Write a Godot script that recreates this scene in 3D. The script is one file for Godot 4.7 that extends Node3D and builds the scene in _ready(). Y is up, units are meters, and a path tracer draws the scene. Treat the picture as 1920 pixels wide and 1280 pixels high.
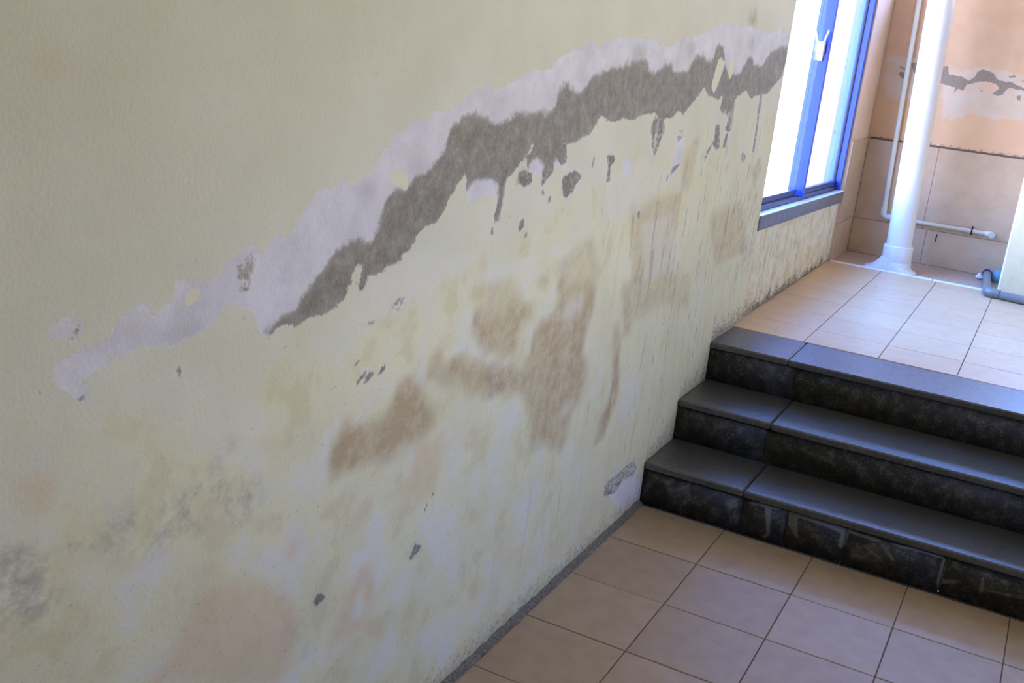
extends Node3D

const UPPER := 0.465          # height of the upper floor above the lower one
const STEP := [0.157, 0.311, 0.465]
const RISER_Z := [-0.562, -0.847, -1.159]
const LEDGE_Z := -1.461       # back edge of the topmost tread
const NICHE_Z := -3.37
const BACK_Z := -3.87
const SIDE_X := 2.7
const TOP := 3.2
const NEAR_Z := 4.2

var M := {}
var shared := {}

func _ready() -> void:
	# camera, sky, exposure
	var cam := Camera3D.new()
	cam.name = "camera"
	cam.basis = Basis(Vector3(0.88041, 0.10447, -0.46256), Vector3(-0.2214, 0.95315, -0.20613), Vector3(0.41936, 0.28389, 0.86229)).orthonormalized()
	cam.position = Vector3(1.0652, 1.5635, 2.7838)
	cam.fov = 35.29
	cam.near = 0.05
	cam.current = true
	add_child(cam)
	var sky_look := ProceduralSkyMaterial.new()
	sky_look.sky_top_color = Color(0.35, 0.58, 0.98)
	sky_look.sky_horizon_color = Color(0.90, 0.88, 0.85)
	sky_look.sky_curve = 0.16
	sky_look.ground_bottom_color = Color(0.89, 0.845, 0.755)
	sky_look.ground_horizon_color = Color(0.95, 0.97, 0.93)
	sky_look.sky_energy_multiplier = 5.5
	sky_look.ground_energy_multiplier = 2.9
	var sky := Sky.new()
	sky.sky_material = sky_look
	var env := Environment.new()
	env.background_mode = Environment.BG_SKY
	env.sky = sky
	env.tonemap_mode = Environment.TONE_MAPPER_LINEAR
	env.tonemap_exposure = 0.69
	env.sdfgi_enabled = true
	env.ssao_enabled = true
	env.ssil_enabled = true
	var surroundings := WorldEnvironment.new()
	surroundings.name = "surroundings"
	surroundings.environment = env
	add_child(surroundings)

	make_materials()
	build_floors()
	build_stairs()
	build_left_wall()
	build_window()
	build_back_wall()
	build_shell()
	build_pipes()
	build_bits()

# ---------------------------------------------------------------- helpers

func label(o: Node3D, text: String, category := "", group := "", kind := "") -> void:
	if text: o.set_meta("label", text)
	if category: o.set_meta("category", category)
	if group: o.set_meta("group", group)
	if kind: o.set_meta("kind", kind)

func base(called: String, at := Vector3.ZERO) -> Node3D:
	var o := Node3D.new()
	o.name = called
	o.position = at
	add_child(o, true)
	return o

func obj(called: String, mesh: Mesh, material: Material, parent: Node, at := Vector3.ZERO) -> MeshInstance3D:
	var o := MeshInstance3D.new()
	o.name = numbered(called, parent)
	o.mesh = mesh
	if material: o.material_override = material
	o.cast_shadow = GeometryInstance3D.SHADOW_CASTING_SETTING_ON
	o.position = at
	parent.add_child(o, true)
	return o

func numbered(called: String, parent: Node) -> String:
	if not parent.has_node(NodePath(called)): return called
	var key := "%d/%s" % [parent.get_instance_id(), called]
	shared[key] = int(shared.get(key, 0)) + 1
	return "%s_%03d" % [called, int(shared[key])]

func start() -> SurfaceTool:
	var st := SurfaceTool.new()
	st.begin(Mesh.PRIMITIVE_TRIANGLES)
	return st

func face(st: SurfaceTool, pts: Array, centre: Vector3, group := -1) -> void:
	# a convex polygon, turned so that it faces away from the centre
	var n: Vector3 = (pts[1] - pts[0]).cross(pts[2] - pts[0])
	var q := pts
	if n.dot(pts[0] - centre) > 0.0:
		q = pts.duplicate()
		q.reverse()
	st.set_smooth_group(group)
	for k in range(1, q.size() - 1):
		for p in [q[0], q[k], q[k + 1]]: st.add_vertex(p)

func add_box(st: SurfaceTool, lo: Vector3, hi: Vector3, bevel := 0.002) -> void:
	var c := (lo + hi) / 2.0
	var h := (hi - lo) / 2.0
	var b: float = min(bevel, min(h.x, min(h.y, h.z)) * 0.9)
	var s := [-1.0, 1.0]
	for ax in 3:
		var u := (ax + 1) % 3
		var v := (ax + 2) % 3
		for d in s:
			var quad := []
			for k in [[-1, -1], [1, -1], [1, 1], [-1, 1]]:
				var p := Vector3.ZERO
				p[ax] = d * h[ax]
				p[u] = k[0] * (h[u] - b)
				p[v] = k[1] * (h[v] - b)
				quad.append(c + p)
			face(st, quad, c)
		for e in s:
			for d in s:
				var quad := []
				for k in [[0, -1], [0, 1], [1, 1], [1, -1]]:
					var p := Vector3.ZERO
					p[ax] = k[1] * (h[ax] - b)
					p[u] = e * (h[u] - (b if k[0] == 0 else 0.0))
					p[v] = d * (h[v] - (0.0 if k[0] == 0 else b))
					quad.append(c + p)
				face(st, quad, c)
	for x in s:
		for y in s:
			for z in s:
				face(st, [c + Vector3(x * h.x, y * (h.y - b), z * (h.z - b)), c + Vector3(x * (h.x - b), y * h.y, z * (h.z - b)), c + Vector3(x * (h.x - b), y * (h.y - b), z * h.z)], c)

func done(st: SurfaceTool) -> ArrayMesh:
	st.index()
	st.generate_normals()
	return st.commit()

func box_mesh(lo: Vector3, hi: Vector3, bevel := 0.002) -> ArrayMesh:
	var st := start()
	add_box(st, lo, hi, bevel)
	return done(st)

func sweep(st: SurfaceTool, path: Array, radii: Array, sides := 28, caps := true) -> void:
	# a round tube along a path, one radius for each point
	var rings := []
	var t0: Vector3 = (path[1] - path[0]).normalized()
	var side := t0.cross(Vector3(0.31, 0.2, 0.93)).normalized()
	if absf(t0.z) > 0.9: side = t0.cross(Vector3.UP).normalized()
	for k in path.size():
		var a: Vector3 = path[max(k - 1, 0)]
		var b: Vector3 = path[min(k + 1, path.size() - 1)]
		var t := (b - a).normalized() if (b - a).length() > 1e-6 else t0
		side = (side - t * side.dot(t)).normalized()
		var up := t.cross(side)
		var ring := []
		for i in sides:
			var ang := TAU * i / sides
			ring.append(path[k] + (side * cos(ang) + up * sin(ang)) * radii[k])
		rings.append(ring)
	for k in path.size() - 1:
		for i in sides:
			var j := (i + 1) % sides
			face(st, [rings[k][i], rings[k][j], rings[k + 1][j], rings[k + 1][i]], (path[k] + path[k + 1]) / 2.0 if (path[k] as Vector3).distance_to(path[k + 1]) > 1e-4 else path[k] - (path[min(k + 2, path.size() - 1)] - path[max(k - 1, 0)]) * (1.0 if radii[k] < radii[k + 1] else -1.0) * 10.0, 1)
	if caps:
		var mid: Vector3 = path[path.size() / 2]
		for e in [0, path.size() - 1]: face(st, rings[e], mid if mid.distance_to(path[e]) > 1e-4 else (path[0] + path[-1]) / 2.0, -1)

func bend(a: Vector3, corner: Vector3, b: Vector3, steps := 8) -> Array:
	var out := []
	for k in steps + 1:
		var t := float(k) / steps
		out.append(a.lerp(corner, t).lerp(corner.lerp(b, t), t))
	return out

func same(r: float, n: int) -> Array:
	var out := []
	out.resize(n)
	out.fill(r)
	return out

func wall_quad(st: SurfaceTool, pts: Array, uvs: Array, away: Vector3) -> void:
	# a flat quad with UVs facing «away»
	var n: Vector3 = (pts[1] - pts[0]).cross(pts[2] - pts[0])
	var order := [0, 1, 2, 0, 2, 3] if n.dot(away) < 0.0 else [0, 2, 1, 0, 3, 2]
	for k in order:
		st.set_uv(uvs[k])
		st.add_vertex(pts[k])

# ---------------------------------------------------------------- materials

func noise(freq: float, octaves := 4, s := 1, gain := 0.5) -> FastNoiseLite:
	var n := FastNoiseLite.new()
	n.noise_type = FastNoiseLite.TYPE_SIMPLEX_SMOOTH
	n.frequency = freq
	n.fractal_octaves = octaves
	n.fractal_gain = gain
	n.seed = s
	return n

func noise_texture(freq: float, colors: Array, s := 1, octaves := 5, size := 512) -> NoiseTexture2D:
	var t := NoiseTexture2D.new()
	t.width = size
	t.height = size
	t.seamless = true
	t.noise = noise(freq, octaves, s, 0.6)
	var g := Gradient.new()
	g.offsets = PackedFloat32Array([0.0, 0.35, 0.65, 1.0])
	g.colors = PackedColorArray(colors)
	t.color_ramp = g
	return t

func bump_texture(freq: float, s := 5, size := 512) -> NoiseTexture2D:
	var t := NoiseTexture2D.new()
	t.width = size
	t.height = size
	t.seamless = true
	t.as_normal_map = true
	t.bump_strength = 3.0
	t.noise = noise(freq, 4, s)
	return t

func plain(c: Color, rough := 0.6, spec := 0.5) -> StandardMaterial3D:
	var m := StandardMaterial3D.new()
	m.albedo_color = c
	m.roughness = rough
	m.metallic_specular = spec
	return m

func mottled(c: Color, spread_by: float, rough: float, freq: float, scale_by: float, s := 1, bump := 0.0, bump_freq := 0.05) -> StandardMaterial3D:
	# one colour that drifts lighter and darker, laid on in world space
	var m := plain(Color.WHITE, rough)
	m.albedo_texture = noise_texture(freq, [c.darkened(spread_by), c.darkened(spread_by * 0.35), c.lightened(spread_by * 0.3), c.lightened(spread_by * 0.8)], s)
	m.uv1_triplanar = true
	m.uv1_world_triplanar = true
	m.uv1_scale = Vector3.ONE * scale_by
	if bump > 0.0:
		m.normal_enabled = true
		m.normal_texture = bump_texture(bump_freq, s + 3)
		m.normal_scale = bump
	return m

func stone(c: Color, s: int) -> StandardMaterial3D:
	var m := mottled(c, 0.16, 0.36, 0.06, 1.3, s, 0.06, 0.08)
	m.metallic_specular = 1.0
	m.roughness_texture = noise_texture(0.03, [Color(0.82, 0.82, 0.82), Color(0.94, 0.94, 0.94), Color(1, 1, 1), Color(1, 1, 1)], s + 1)
	m.roughness_texture_channel = BaseMaterial3D.TEXTURE_CHANNEL_RED
	m.roughness = 0.40
	return m

func make_materials() -> void:
	M.tile = []
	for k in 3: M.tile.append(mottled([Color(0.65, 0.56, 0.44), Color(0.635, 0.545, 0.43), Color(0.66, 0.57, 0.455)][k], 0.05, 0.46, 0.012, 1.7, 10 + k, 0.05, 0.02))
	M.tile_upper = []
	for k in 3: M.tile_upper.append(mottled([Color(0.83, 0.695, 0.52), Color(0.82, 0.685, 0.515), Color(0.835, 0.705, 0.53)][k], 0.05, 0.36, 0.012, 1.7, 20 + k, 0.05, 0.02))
	M.grout = mottled(Color(0.29, 0.27, 0.25), 0.25, 0.9, 0.05, 3.0, 31)
	M.fillet = mottled(Color(0.42, 0.39, 0.34), 0.4, 0.95, 0.04, 4.0, 32, 0.8, 0.06)
	M.wainscot = mottled(Color(0.81, 0.70, 0.575), 0.05, 0.22, 0.01, 1.5, 33)
	M.niche_floor = mottled(Color(0.74, 0.63, 0.54), 0.08, 0.35, 0.02, 2.0, 34)
	M.joint = plain(Color(0.42, 0.36, 0.32), 0.9)
	M.cream = mottled(Color(0.84, 0.81, 0.69), 0.03, 0.7, 0.02, 1.0, 35)
	M.peach = mottled(Color(0.86, 0.75, 0.64), 0.04, 0.75, 0.02, 1.0, 36)
	M.pale = mottled(Color(0.94, 0.87, 0.67), 0.05, 0.6, 0.012, 1.5, 37)
	M.white = mottled(Color(0.88, 0.87, 0.84), 0.03, 0.8, 0.02, 1.0, 38)
	M.stone = stone(Color(0.235, 0.235, 0.225), 40)
	M.stone_old = stone(Color(0.25, 0.25, 0.235), 44)
	M.core = plain(Color(0.25, 0.24, 0.23), 0.9)
	M.blue = plain(Color(0.12, 0.26, 0.70), 0.35)
	M.pale_blue = plain(Color(0.29, 0.46, 0.86), 0.3)
	M.navy = plain(Color(0.07, 0.13, 0.33), 0.4)
	M.seal = plain(Color(0.03, 0.04, 0.12), 0.6)
	M.sill = mottled(Color(0.38, 0.38, 0.40), 0.25, 0.3, 0.02, 3.0, 46)
	M.lip = plain(Color(0.95, 0.95, 0.93), 0.22)
	M.metal = plain(Color(0.85, 0.85, 0.84), 0.35)
	M.metal.metallic = 0.6
	M.pvc = mottled(Color(0.90, 0.885, 0.875), 0.02, 0.28, 0.02, 2.0, 47)
	M.mortar = mottled(Color(0.86, 0.85, 0.83), 0.10, 0.85, 0.04, 4.0, 48, 0.6, 0.05)
	M.thin_pvc = plain(Color(0.90, 0.92, 0.89), 0.3)
	M.cream_pvc = mottled(Color(0.85, 0.82, 0.73), 0.10, 0.4, 0.05, 6.0, 49)
	M.grey_pvc = mottled(Color(0.48, 0.475, 0.445), 0.06, 0.32, 0.03, 4.0, 50)
	M.teal_pvc = plain(Color(0.42, 0.58, 0.62), 0.4)
	M.dark = plain(Color(0.10, 0.09, 0.09), 0.8)
	M.strip = mottled(Color(0.93, 0.92, 0.90), 0.05, 0.45, 0.03, 4.0, 51)
	var g := plain(Color(0.95, 0.98, 1.0, 0.06), 0.02)
	g.transparency = BaseMaterial3D.TRANSPARENCY_ALPHA
	M.glass = g

# ---------------------------------------------------------------- painted stains

class Mask:
	var image: Image
	var origin: Vector2
	var per_mm: Vector2
	func _init(w: int, h: int, at: Vector2, scale: Vector2) -> void:
		image = Image.create_empty(w, h, false, Image.FORMAT_L8)
		origin = at
		per_mm = scale
	func soft(times: int) -> PackedByteArray:
		var im: Image = image.duplicate()
		for k in times: im.shrink_x2()
		im.resize(image.get_width(), image.get_height(), Image.INTERPOLATE_CUBIC if times > 1 else Image.INTERPOLATE_BILINEAR)
		return im.get_data()

func spread(mask: Mask, value: int, mm: Array) -> void:
	# fills a polygon given in millimetres on the wall
	var p := []
	for k in range(0, mm.size(), 2): p.append((Vector2(mm[k], mm[k + 1]) - mask.origin) * mask.per_mm)
	var lo := 1e9
	var hi := -1e9
	for q in p:
		lo = min(lo, q.y)
		hi = max(hi, q.y)
	var c := Color8(value, value, value)
	for row in range(max(0, int(floor(lo))), min(mask.image.get_height(), int(ceil(hi)) + 1)):
		var y := row + 0.5
		var xs := []
		for k in p.size():
			var a: Vector2 = p[k]
			var b: Vector2 = p[(k + 1) % p.size()]
			if (a.y <= y) != (b.y <= y): xs.append(a.x + (y - a.y) / (b.y - a.y) * (b.x - a.x))
		xs.sort()
		for k in range(0, xs.size() - 1, 2):
			var x0 := int(round(xs[k]))
			var x1: int = max(x0 + 1, int(round(xs[k + 1])))
			mask.image.fill_rect(Rect2i(x0, row, x1 - x0, 1), c)

func field(n: FastNoiseLite, w: int, h: int, squash := Vector2i.ONE) -> PackedByteArray:
	var im := n.get_image(w / squash.x, h / squash.y, false, false, true)
	if squash != Vector2i.ONE: im.resize(w, h, Image.INTERPOLATE_CUBIC)
	im.convert(Image.FORMAT_L8)
	return im.get_data()

func ramp(a: float, b: float, x: float) -> float:
	var t := clampf((x - a) / (b - a), 0.0, 1.0)
	return t * t * (3.0 - 2.0 * t)

func left_wall_picture() -> Array:
	# the painted left wall, 3.7 m by 2.08 m: cream paint, plaster and render laid bare by damp, stains
	var w := 2048
	var h := 1152
	var scale_by := Vector2(-w / 3700.0, -h / 2080.0)
	var at := Vector2(2100.0, 2080.0)
	var plaster := Mask.new(w, h, at, scale_by)
	var cement := Mask.new(w, h, at, scale_by)
	var band := Mask.new(w, h, at, scale_by)
	var paint := Mask.new(w, h, at, scale_by)
	var grey := Mask.new(w, h, at, scale_by)
	var brown := Mask.new(w, h, at, scale_by)
	var tan := Mask.new(w, h, at, scale_by)
	var grime := Mask.new(w, h, at, scale_by)
	var white := Mask.new(w, h, at, scale_by)
	spread(plaster, 255, [1900, 1083, 1877, 1097, 1856, 1104, 1832, 1106, 1807, 1109, 1796, 1127, 1773, 1137, 1764, 1145, 1734, 1145, 1731, 1124, 1728, 1114, 1716, 1132, 1691, 1138, 1688, 1162, 1656, 1167, 1635, 1161, 1594, 1162, 1587, 1168, 1605, 1179, 1570, 1186, 1530, 1199, 1510, 1183, 1513, 1167, 1494, 1186, 1476, 1205, 1447, 1199, 1419, 1211, 1416, 1230, 1395, 1233, 1416, 1236, 1392, 1255, 1376, 1264, 1331, 1266, 1318, 1276, 1296, 1283, 1285, 1268, 1256, 1274, 1228, 1283, 1215, 1303, 1191, 1319, 1171, 1330, 1163, 1350, 1126, 1351, 1117, 1369, 1057, 1379, 986, 1389, 956, 1396, 904, 1416, 844, 1438, 762, 1431, 706, 1449, 635, 1468, 579, 1465, 552, 1472, 514, 1494, 459, 1510, 407, 1521, 333, 1543, 319, 1527, 268, 1528, 257, 1548, 151, 1556, 64, 1555, -36, 1563, -125, 1557, -110, 1540, -189, 1540, -295, 1568, -469, 1583, -591, 1617, -717, 1631, -890, 1637, -1108, 1626, -1265, 1621, -1433, 1645, -1550, 1634, -1581, 1562, -1557, 1471, -1453, 1434, -1387, 1408, -1145, 1390, -1072, 1420, -952, 1387, -934, 1359, -823, 1412, -756, 1389, -626, 1408, -585, 1432, -543, 1405, -463, 1372, -422, 1347, -377, 1361, -311, 1340, -229, 1336, -162, 1358, -85, 1357, -44, 1353, 15, 1343, 68, 1352, 113, 1342, 192, 1352, 232, 1363, 258, 1336, 278, 1316, 354, 1343, 393, 1337, 456, 1336, 475, 1321, 479, 1330, 479, 1299, 501, 1277, 581, 1319, 625, 1295, 637, 1274, 672, 1254, 708, 1238, 720, 1221, 718, 1177, 744, 1158, 732, 1208, 741, 1252, 778, 1282, 869, 1281, 887, 1265, 916, 1244, 945, 1220, 966, 1192, 988, 1174, 1030, 1169, 1058, 1153, 1083, 1127, 1105, 1120, 1115, 1112, 1154, 1108, 1175, 1102, 1217, 1102, 1224, 1076, 1238, 1081, 1233, 1105, 1225, 1125, 1255, 1123, 1268, 1110, 1266, 1092, 1279, 1070, 1316, 1059, 1339, 1051, 1358, 1055, 1389, 1055, 1419, 1046, 1446, 1057, 1470, 1045, 1490, 1046, 1512, 1076, 1524, 1095, 1548, 1110, 1566, 1113, 1585, 1119, 1599, 1104, 1622, 1083, 1660, 1080, 1689, 1071, 1715, 1076, 1752, 1083, 1773, 1078, 1807, 1074, 1815, 1067, 1824, 1076, 1840, 1066, 1854, 1060, 1862, 1055, 1883, 1060, 1887, 1073])
	spread(band, 255, [1490, 1046, 1471, 1062, 1438, 1070, 1409, 1076, 1393, 1099, 1413, 1080, 1385, 1106, 1350, 1126, 1320, 1151, 1307, 1164, 1275, 1174, 1235, 1172, 1202, 1156, 1190, 1188, 1179, 1223, 1171, 1243, 1135, 1255, 1111, 1244, 1092, 1270, 1041, 1276, 1007, 1290, 985, 1308, 972, 1339, 951, 1367, 901, 1375, 846, 1374, 772, 1362, 742, 1357, 722, 1371, 685, 1379, 643, 1369, 579, 1376, 612, 1375, 541, 1374, 498, 1379, 499, 1410, 490, 1432, 437, 1435, 392, 1416, 360, 1419, 342, 1438, 313, 1455, 246, 1462, 198, 1480, 125, 1484, 50, 1492, -41, 1497, -69, 1479, -109, 1461, -176, 1488, -244, 1493, -305, 1467, -412, 1480, -436, 1513, -499, 1522, -635, 1504, -640, 1551, -694, 1561, -749, 1545, -745, 1523, -817, 1480, -954, 1472, -1006, 1500, -1050, 1544, -1128, 1507, -1244, 1504, -1312, 1550, -1420, 1573, -1566, 1583, -1632, 1493, -1608, 1401, -1501, 1364, -1434, 1339, -1186, 1324, -1111, 1355, -988, 1324, -970, 1296, -856, 1351, -788, 1329, -656, 1351, -614, 1376, -571, 1348, -490, 1316, -448, 1292, -402, 1306, -335, 1286, -251, 1283, -184, 1306, -105, 1307, -63, 1303, -4, 1294, 51, 1303, 97, 1294, 176, 1305, 217, 1317, 244, 1290, 264, 1270, 341, 1298, 380, 1293, 444, 1293, 463, 1278, 467, 1288, 468, 1256, 489, 1234, 571, 1278, 615, 1254, 627, 1233, 663, 1213, 699, 1198, 711, 1181, 709, 1136, 736, 1117, 723, 1167, 733, 1212, 770, 1243, 862, 1244, 880, 1228, 910, 1207, 938, 1183, 959, 1154, 982, 1137, 1025, 1133, 1052, 1117, 1078, 1091, 1100, 1084, 1111, 1076, 1149, 1073, 1170, 1067, 1213, 1068, 1220, 1041, 1234, 1047, 1229, 1071, 1221, 1091, 1251, 1090, 1265, 1077, 1263, 1058, 1275, 1036, 1313, 1025, 1336, 1018, 1355, 1022, 1387, 1023, 1417, 1014, 1443, 1026, 1468, 1014])
	spread(paint, 255, [1166, 1285, 1134, 1287, 1098, 1271, 1096, 1258, 1111, 1244, 1129, 1255, 1152, 1263])
	spread(paint, 255, [1668, 1147, 1638, 1151, 1635, 1143, 1651, 1127, 1666, 1126])
	spread(paint, 255, [-668, 1469, -705, 1527, -776, 1510, -748, 1461, -700, 1408, -661, 1426])
	spread(paint, 255, [-817, 1480, -839, 1525, -880, 1512, -869, 1444])
	spread(plaster, 235, [1904, 1136, 1886, 1146, 1855, 1146, 1834, 1140, 1837, 1129, 1853, 1126, 1866, 1115, 1879, 1127, 1887, 1117])
	spread(plaster, 235, [1867, 1057, 1851, 1055, 1835, 1046, 1843, 1034, 1862, 1032, 1871, 1035, 1865, 1045])
	spread(plaster, 235, [886, 1262, 870, 1285, 793, 1287, 743, 1259, 732, 1208, 793, 1213, 827, 1206, 864, 1195, 880, 1227])
	spread(plaster, 235, [624, 1292, 575, 1296, 509, 1274, 505, 1227, 614, 1250])
	spread(plaster, 235, [479, 1337, 346, 1342, 287, 1317, 404, 1291, 444, 1267, 529, 1214, 555, 1261, 585, 1266, 597, 1317])
	spread(plaster, 235, [-356, 1295, -463, 1287, -476, 1200, -408, 1149, -357, 1148, -394, 1210, -388, 1252])
	spread(plaster, 235, [-256, 122, -224, 174, -359, 157, -543, 118, -570, 7, -399, 45])
	spread(plaster, 235, [-804, 1416, -941, 1406, -900, 1331, -791, 1352])
	spread(plaster, 200, [1868, 1171, 1855, 1165, 1863, 1165])
	spread(plaster, 200, [1842, 1163, 1823, 1171, 1820, 1180, 1831, 1161])
	spread(plaster, 200, [1917, 1102, 1912, 1103, 1912, 1090, 1917, 1089])
	spread(plaster, 200, [1669, 1039, 1652, 1035, 1662, 1022])
	spread(plaster, 200, [35, 1232, -22, 1244, -41, 1192, 12, 1196])
	spread(plaster, 200, [1648, 1241, 1643, 1240, 1643, 1177, 1647, 1163, 1649, 1183])
	spread(cement, 255, [773, 1296, 697, 1292, 709, 1242, 720, 1221, 718, 1177, 730, 1145, 751, 1155, 732, 1208, 741, 1252])
	spread(cement, 230, [655, 1249, 588, 1244, 582, 1221, 613, 1209, 649, 1223])
	spread(cement, 255, [-157, 1342, -245, 1340, -260, 1319, -246, 1267, -213, 1233, -175, 1271])
	spread(cement, 255, [151, 1257, 102, 1254, 87, 1239, 117, 1226, 107, 1185, 132, 1186, 130, 1223])
	spread(cement, 255, [408, 1222, 346, 1231, 298, 1213, 334, 1192, 345, 1172, 403, 1187])
	spread(cement, 200, [236, 1266, 226, 1247, 237, 1227, 247, 1231])
	spread(cement, 255, [-766, 1312, -817, 1306, -861, 1224, -814, 1222, -772, 1242, -712, 1181, -703, 1214, -756, 1243, -778, 1261])
	spread(cement, 255, [-894, 1222, -909, 1269, -932, 1273, -937, 1249, -928, 1221])
	spread(cement, 255, [-890, 1289, -916, 1331, -950, 1330, -975, 1286, -932, 1273])
	spread(cement, 255, [-866, 1407, -941, 1406, -962, 1339, -908, 1345])
	spread(cement, 210, [-1159, 1153, -1159, 1199, -1217, 1180, -1214, 1154])
	spread(cement, 180, [-1276, 1424, -1296, 1424, -1330, 1248, -1334, 1179, -1300, 1186])
	spread(cement, 200, [-385, 1286, -458, 1283, -410, 1260])
	spread(cement, 220, [-390, 1189, -463, 1201, -444, 1185, -382, 1163])
	spread(cement, 220, [-354, 1170, -369, 1164, -363, 1150, -349, 1153])
	spread(cement, 240, [1240, 1078, 1233, 1105, 1219, 1118, 1217, 1102, 1224, 1076])
	spread(cement, 230, [485, 1302, 415, 1302, 401, 1255, 432, 1250, 468, 1269])
	spread(cement, 220, [536, 1244, 486, 1279, 468, 1239, 520, 1210])
	spread(cement, 255, [-204, 152, -183, 195, -229, 202, -381, 179, -465, 157, -458, 135, -345, 156, -295, 131])
	spread(cement, 235, [397, 1170, 419, 1217, 345, 1227, 310, 1213, 341, 1182, 376, 1166])
	spread(cement, 225, [530, 1221, 518, 1224, 517, 1204, 532, 1210])
	spread(cement, 225, [524, 1197, 511, 1196, 502, 1180, 521, 1185])
	spread(cement, 225, [487, 1158, 475, 1181, 462, 1168])
	spread(cement, 225, [624, 1114, 620, 1133, 600, 1139, 596, 1119, 614, 1107])
	spread(cement, 225, [589, 1091, 584, 1104, 569, 1096])
	spread(cement, 225, [755, 1119, 755, 1137, 744, 1129, 747, 1116])
	spread(cement, 200, [661, 1117, 655, 1124, 655, 1114])
	spread(cement, 200, [678, 1154, 670, 1154, 670, 1147])
	spread(cement, 255, [-140, 1080, -158, 1079, -163, 1054, -145, 1056])
	spread(grey, 150, [1693, 1100, 1687, 1108, 1623, 1085, 1636, 1080, 1660, 1081, 1683, 1088, 1702, 1074, 1718, 1078, 1699, 1086])
	spread(cement, 110, [1566, 1183, 1525, 1190, 1517, 1171, 1533, 1126, 1560, 1128])
	spread(cement, 130, [1867, 1036, 1843, 1046, 1846, 1035, 1865, 1032])
	spread(cement, 110, [1876, 1126, 1855, 1142, 1837, 1140, 1856, 1126, 1866, 1117])
	spread(cement, 190, [1682, 1029, 1679, 1044, 1674, 1041, 1672, 1022, 1685, 1024])
	spread(cement, 190, [1442, 1011, 1439, 1019, 1433, 1015, 1436, 1008])
	spread(cement, 200, [1923, 1063, 1910, 1066, 1905, 1062, 1913, 1056])
	spread(cement, 150, [1953, 1059, 1950, 1065, 1942, 1065, 1952, 1058])
	spread(cement, 150, [1937, 1070, 1931, 1068, 1935, 1066])
	spread(cement, 170, [1552, 1088, 1537, 1089, 1539, 1085])
	spread(cement, 140, [1649, 1215, 1644, 1214, 1644, 1184, 1649, 1185])
	spread(cement, 200, [1317, 475, 1315, 495, 1294, 494, 1283, 476, 1298, 474, 1310, 469])
	spread(cement, 150, [1302, 512, 1289, 504, 1294, 500])
	spread(cement, 150, [1266, 464, 1258, 461, 1259, 454])
	spread(cement, 220, [985, 433, 963, 464, 933, 444, 971, 425])
	spread(cement, 130, [1136, 1028, 1100, 1041, 1079, 1040, 1084, 1023, 1111, 1022, 1132, 1022])
	spread(cement, 110, [1128, 1017, 1087, 1019, 1103, 1012])
	spread(cement, 120, [1220, 1004, 1196, 1013, 1174, 1015, 1182, 1000, 1201, 1004])
	spread(cement, 110, [1250, 930, 1226, 946, 1211, 947, 1213, 935, 1240, 929])
	spread(cement, 235, [1233, 901, 1204, 913, 1197, 916, 1200, 907, 1224, 896])
	spread(cement, 235, [1208, 892, 1187, 909, 1170, 910, 1175, 900, 1200, 889])
	spread(cement, 235, [1162, 897, 1142, 914, 1130, 914, 1133, 902, 1156, 894])
	spread(cement, 60, [1207, 851, 1203, 878, 1167, 878, 1169, 860, 1190, 846])
	spread(cement, 150, [-177, 160, -196, 202, -313, 203, -439, 201, -486, 153, -403, 151, -258, 166, -214, 146])
	spread(cement, 210, [913, 555, 898, 571, 900, 560, 910, 552])
	spread(cement, 190, [937, 530, 923, 549, 921, 546, 932, 526])
	spread(cement, 120, [1239, 1462, 1230, 1453, 1223, 1450, 1217, 1447, 1224, 1453])
	spread(cement, 120, [1164, 1464, 1139, 1466, 1096, 1447, 1089, 1442, 1131, 1456])
	spread(cement, 140, [1625, 1347, 1622, 1351, 1621, 1349, 1624, 1346])
	spread(cement, 130, [1800, 1267, 1796, 1273, 1795, 1272, 1799, 1266])
	spread(grey, 120, [1770, 1127, 1746, 1118, 1718, 1088, 1752, 1100])
	spread(grey, 110, [1603, 1115, 1589, 1128, 1593, 1144, 1607, 1126])
	spread(grey, 90, [1149, 1323, 1046, 1308, 1017, 1278, 1099, 1280])
	spread(grey, 100, [1267, 1281, 1217, 1280, 1202, 1237, 1242, 1238])
	spread(grey, 90, [1853, 1108, 1821, 1103, 1832, 1094])
	spread(grey, 120, [86, 1537, 10, 1547, -46, 1512, 50, 1492])
	spread(grey, 110, [-352, 1555, -458, 1550, -410, 1512])
	spread(grey, 100, [-917, 1591, -1083, 1606, -1083, 1549])
	spread(brown, 230, [1284, 726, 1297, 771, 1274, 807, 1252, 832, 1238, 816, 1171, 796, 1124, 799, 1093, 832, 1076, 861, 1039, 860, 998, 833, 960, 787, 928, 761, 930, 725, 956, 710, 1019, 716, 1070, 710, 1126, 706, 1163, 727, 1178, 744, 1195, 716, 1248, 734])
	spread(brown, 190, [970, 852, 967, 881, 938, 897, 900, 910, 927, 881, 919, 830, 942, 825])
	spread(brown, 185, [907, 809, 908, 863, 842, 866, 783, 834, 745, 825, 643, 791, 581, 786, 531, 754, 484, 784, 468, 853, 368, 865, 344, 908, 382, 961, 313, 971, 241, 939, 133, 933, 97, 864, 127, 784, 148, 719, 88, 658, 104, 572, 165, 547, 190, 446, 243, 451, 345, 507, 416, 506, 460, 640, 518, 699, 627, 717, 709, 739, 788, 764, 829, 794])
	spread(brown, 190, [800, 921, 797, 952, 726, 962, 619, 957, 516, 913, 467, 894, 560, 877, 562, 797, 671, 832, 753, 864])
	spread(brown, 120, [500, 980, 433, 980, 414, 951, 472, 956])
	spread(brown, 200, [-75, 743, -126, 733, -192, 500, -117, 389, -45, 372, -64, 457, -133, 528])
	spread(brown, 150, [-91, 873, -176, 860, -231, 711, -175, 685])
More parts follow.
